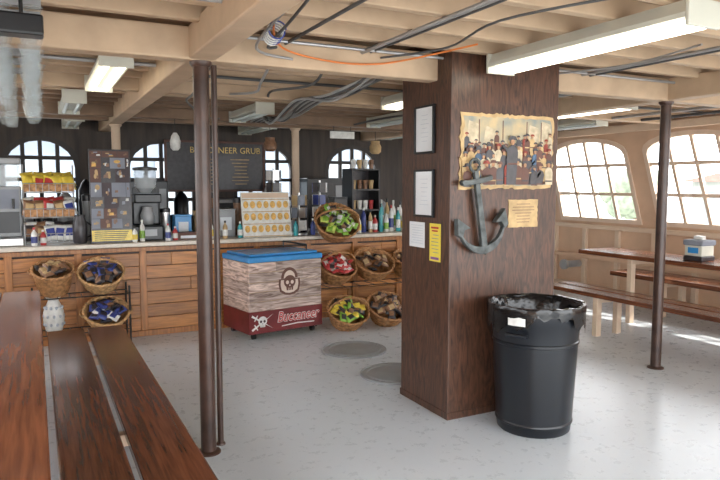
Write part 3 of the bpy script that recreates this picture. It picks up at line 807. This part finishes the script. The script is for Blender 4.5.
while z<.93:
    hh=min(R.uniform(.09,.15),.945-z); x=-.19
    while x<.18:
        w_=min(R.uniform(.08,.16),.19-x)
        if w_<.03: break
        g.mi=R.choice([0,1,2,3,1,9]); g.box(x,x+w_-.004,-.003,-.0005,z,z+hh-.004)
        for q in range(R.randint(2,5)):
            g.mi=R.choice([4,5,6,4,8,4,8,1,1]); ex=x+w_*R.uniform(.25,.75); ez=z+hh*R.uniform(.25,.75); rx=w_*R.uniform(.08,.22); rz_=hh*R.uniform(.08,.2)
            if R.random()<.5: g.poly(ell(ex,ez,rx,rz_,10),fm,.003+.0004*q,.0034+.0004*q)
            else: g.poly([(ex-rx,ez-rz_),(ex+rx,ez-rz_*.8),(ex+rx*.9,ez+rz_),(ex-rx*.8,ez+rz_*.9)],fm,.003+.0004*q,.0034+.0004*q)
        x+=w_
    z+=hh
g.mi=10; g.box(-.195,.195,-.004,-.0005,.02,.13); g.mi=0
for k in range(5): g.box(-.17,.12+.01*k,-.005,-.004,.03+.02*k,.038+.02*k)
g.done('photographs',pm,t)
t=thing('coffee_machine','black coffee brewer with clear bean hopper on counter','coffee machine',(1.08,7.3,CT))
G().box(-.15,.15,-.2,.18,0,.16).done('base','black',t,bev=.015)
G().box(-.14,.14,0,.18,.16,.50).done('body','navyblack',t,bev=.015)
G().box(-.14,.14,-.17,0,.40,.50).done('brew_head','black',t,bev=.015)
G().lathe([(.06,.51),(.11,.56),(.12,.72),(.11,.75)],20).done('hopper','glass',t,smooth=True)
G().lathe([(.13,.75),(.13,.78),(.05,.79)],20).done('hopper_lid','black',t,smooth=True)
G().box(-.08,.08,-.203,-.2,.05,.12).done('label_panel','grey',t)
G().lathe([(.05,.165),(.07,.19),(.075,.27),(.05,.34),(.052,.36)],20,(0,-.1,0)).done('carafe','grey',t,smooth=True)
def crate(x,y,w_,d,h_,mat,lb,z=CT,cat='box',name='storage_box'):
    t=thing(name,lb,cat,(x,y,z)); G().box(-w_/2,w_/2,-d/2,d/2,0,h_).done('body',mat,t,bev=.004)
    G().box(-w_/2-.006,w_/2+.006,-d/2-.006,d/2+.006,h_,h_+.02).done('lid',mat,t,bev=.004)
    G().box(-w_*.3,w_*.3,-d/2-.004,-d/2-.0005,h_*.25,h_*.75).done('printed_label','paper',t)
crate(1.48,7.40,.18,.2,.24,'blue','blue lidded box on the snack counter')
crate(1.70,7.38,.16,.16,.28,'tan','small tan carton on the snack counter')
crate(1.50,7.12,.34,.12,.06,'brown','low brown wooden tray box on counter')
crate(1.95,7.40,.22,.3,.30,'grey','grey cash register body on counter',name='cash_box',cat='cash register')
crate(3.45,7.42,.18,.18,.42,'navyblack','tall dark box standing on the counter')
crate(-.65,7.3,.3,.3,.5,'grey','grey metal box standing on the counter')
t=thing('treat_display','leaning white display board with rows of golden round treats','display board',(2.38,7.02,CT),(rad(-12),0,0))
g=G().box(-.29,.29,0,.02,0,.52)
g.mi=1
for r_ in range(3):
    for c_ in range(7):
        g.poly(ell(-.24+.08*c_,.075+.14*r_+.02,.030,.042,14),fc,.001,.008)
g.done('board',['whitef','gold'],t)
G().box(-.28,.28,-.004,-.0005,.455,.51).done('header','cream',t)
g=G()
for r_ in range(4): g.box(-.28,.28,-.01,-.001,.005+.142*r_,.013+.142*r_)
g.done('ledge','tan',t)
def cardrack(x,y,hh,cols):
    t=thing('card_rack','silver spinning rack of small cards on counter','rack',(x,y,CT),group='spinning racks on the counter')
    G().lathe([(.1,0),(.1,.015),(.02,.02),(.012,.03),(.012,hh)],16).done('stand','steel',t,smooth=True)
    for k in range(int(hh/.15)):
        for i in range(6):
            q=2*math.pi*i/6
            G().box(-.04,.04,-.005,.005,.05+.15*k,.17+.15*k,Matrix.Rotation(q,4,'Z')@Matrix.Translation((0,-.085,0))).done('card',cols[(i+k)%len(cols)],t)
cardrack(2.83,7.2,.5,['whitef','steel','ink','tan'])
cardrack(3.18,7.38,.65,['steel','whitef','bluef','darkf','steel'])
cardrack(2.60,7.45,.80,['ink','tan','whitef','darkf','steel'])
t=thing('cup_tower','black tiered organizer with cups and supplies','organizer',(3.78,7.42,CT))
for a in (-.2,.18): G().box(a,a+.02,-.15,.15,0,.80).done('side_panel','black',t)
for z in (.0,.26,.52,.78): G().box(-.18,.18,-.15,.15,z,z+.02).done('shelf','black',t)
G().box(-.18,.18,.135,.15,.02,.78).done('back_panel','darkf',t)
for k in range(4):
    for i in range(4):
        o=G().lathe([(.026,0),(.034,.11),(.036,.115),(.03,.11)],14).done('paper_cup',R.choice(['whitef','tan','brownf','redf','whitef']),loc=(3.64+.085*i,7.36,CT+.0205+.26*k),smooth=True); top(o,'small cup on a black organizer shelf','cup','cups in the organizer')
def bottle(x,y,h_,r_,mat,capm,lb,z=CT,lab=None):
    t=thing('bottle',lb,'bottle',(x,y,z),group='bottles on the counter')
    G().lathe([(r_*.9,0),(r_,.01),(r_,h_*.6),(r_*.85,h_*.70),(r_*.35,h_*.82),(r_*.33,h_*.9)],18).done('body',mat,t,smooth=True)
    G().lathe([(r_*.42,h_*.88),(r_*.42,h_*.98),(r_*.3,h_)],14).done('cap',capm,t,smooth=True)
    if lab: G().lathe([(r_+.001,h_*.15),(r_+.001,h_*.5)],18,cap=False).done('wrapper',lab,t,smooth=True)
cols=[('whitef','redf','bluef'),('teal','whitef','whitef'),('whitef','black','yelf'),('bluef','whitef',None),('tan','black','whitef'),('redf','whitef','whitef'),('teal','black',None),('whitef','whitef','green')]
names={'whitef':'white','teal':'teal','bluef':'blue','tan':'amber','redf':'red'}
for i in range(14):
    c=cols[i%8]; bottle(3.42+.082*i+R.uniform(-.01,.01),7.12+R.uniform(-.02,.02),R.uniform(.20,.36),R.uniform(.026,.035),c[0],c[1],names[c[0]]+' bottle standing on the snack counter',lab=c[2])
for i in range(10):
    c=cols[(i*3+1)%8]; bottle(4.05+.085*i,7.34+R.uniform(-.03,.03),R.uniform(.28,.42),.034,c[0],c[1],names[c[0]]+' bottle standing on the snack counter',lab=c[2])
for i,x in enumerate((1.26,1.34,1.72,1.80,1.88,2.06,2.72,2.95,-.02,.06,.92,1.0)):
    c=cols[(i*5)%8]; bottle(x,7.03+.03*(i%2),R.uniform(.14,.24),.028,c[0],c[1],names[c[0]]+' bottle standing on the snack counter',lab=c[2])
for i,(x,y,hh,m_) in enumerate([(.5,7.4,.5,'grey'),(1.30,7.4,.34,'steel'),(3.0,7.48,.42,'darkf'),(2.15,7.45,.45,'brownf'),(-.48,7.12,.3,'whitef'),(-.95,7.2,.35,'redf'),(1.82,7.5,.52,'brownf')]):
    t=thing('canister','lidded canister standing on the snack counter','canister',(x,y,CT),group='canisters on the counter')
    G().lathe([(.05,0),(.055,.01),(.055,hh*.85)],20).done('body',m_,t,smooth=True)
    G().lathe([(.058,hh*.85),(.058,hh*.97),(.03,hh)],20).done('lid','black',t,smooth=True)
def appl(x,w_,h_,mat,lb,name,cat):
    t=thing(name,lb,cat,(x,9.0,.941))
    G().box(-w_/2,w_/2,-.18,.18,.02,h_).done('body',mat,t,bev=.012)
    G().box(-w_*.42,w_*.2,-.19,-.181,.06,h_*.88).done('door','black',t,bev=.005)
    G().box(w_*.26,w_*.44,-.19,-.181,h_*.2,h_*.85).done('control_panel','grey',t)
    for a in (-1,1): G().box(a*w_*.4-.02,a*w_*.4+.02,-.15,.15,0,.02).done('foot','black',t)
appl(-.3,.55,.44,'grey','grey microwave on the rear kitchen counter','microwave','microwave')
appl(1.35,.5,.7,'navyblack','dark warming oven on the rear kitchen counter','warming_oven','oven')
appl(2.4,.5,.45,'grey','grey appliance on the rear kitchen counter','toaster_oven','oven')
appl(3.9,.6,.75,'navyblack','dark appliance on the rear kitchen counter','soda_machine','soda machine')
for i,x in enumerate((.1,.35,.6,.85,1.8,3.1,3.3,4.5,4.7,4.95)):
    t=thing('urn','urn standing on the rear kitchen counter','urn',(x,9.0,.941),group='urns on the rear counter')
    hh=.40+.16*(i%3)
    G().lathe([(.09,0),(.1,.02),(.1,hh*.8),(.06,hh*.93),(.02,hh)],20).done('body','grey' if i%2 else 'navyblack',t,smooth=True)
    G().cyl((0,-.1,.08),(0,-.15,.08),.014).done('tap','black',t)

# ---------------------------------------------------------------- outside
o=G().box(-60,80,-60,80,-1.4,-1.3).done('ground','ground'); struct(o)
def building(x,y,w_,d,h_,lb,bm='build',rm='roof',front=False):
    t=thing('building',lb,'building',(x,y,-1.3))
    G().box(-w_/2,w_/2,-d/2,d/2,0,h_).done('walls',bm,t)
    g=G(); g.poly([(-d/2-.4,h_),(d/2+.4,h_),(0,h_+1.2)],lambda u,v,dd:(dd,u,v),-w_/2-.4,w_/2+.4); g.done('roof',rm,t)
    for k in range(5):
        if front:
            xx=-w_/2+w_*(k+.5)/5
            G().box(xx-.9,xx+.9,-d/2-.03,-d/2-.001,1.6,3.6).done('window','bwin',t)
        else:
            yy=-d/2+d*(k+.5)/5
            G().box(-w_/2-.03,-w_/2-.001,yy-.6,yy+.6,1.2,2.6).done('window','bwin',t)
building(28,12,6,12,3.0,'pale green waterfront building with red roof outside')
building(26,36,8,12,3.2,'pale green waterfront building with red roof outside')
building(4,22,22,6,5.2,'blue-grey waterfront building beyond the rear windows','rbuild','rroof',True)
def tree(x,y,s):
    t=thing('tree','leafy green tree outside the windows','tree',(x,y,-1.3),group='trees outside')
    G().cyl((0,0,0),(0,0,2*s),.16*s,.1*s,8).done('trunk','bark',t,smooth=True)
    g=G()
    for i in range(9): g.sph((R.uniform(-.9,.9)*s,R.uniform(-.9,.9)*s,(2.4+R.uniform(-.4,1.1))*s),.75*s*R.uniform(.7,1.1),seg=12,rings=8)
    g.done('foliage','leaf',t,smooth=True)
for x,y,s_ in ((24,20,.9),(22,25,.9)): tree(x,y,s_)

# ---------------------------------------------------------------- light
w=bpy.data.worlds.new('w'); S.world=w; w.use_nodes=True
bg=w.node_tree.nodes['Background']; bg.inputs['Color'].default_value=(.94,.97,1,1); bg.inputs['Strength'].default_value=4.0
sd=bpy.data.lights.new('sun','SUN'); sd.energy=5; sd.angle=rad(3); sd.color=(1,.95,.86)
so=bpy.data.objects.new('sun',sd); COL.objects.link(so)
so.rotation_euler=Vector((-.75,.25,-.95)).to_track_quat('-Z','Y').to_euler()

# ---------------------------------------------------------------- camera
cd=bpy.data.cameras.new('camera'); cd.sensor_width=36; cd.lens=32; cd.clip_start=.05
co=bpy.data.objects.new('camera',cd); COL.objects.link(co); co.location=(0,0,1.6); co.rotation_euler=(rad(85),0,rad(-26.9))
S.camera=co
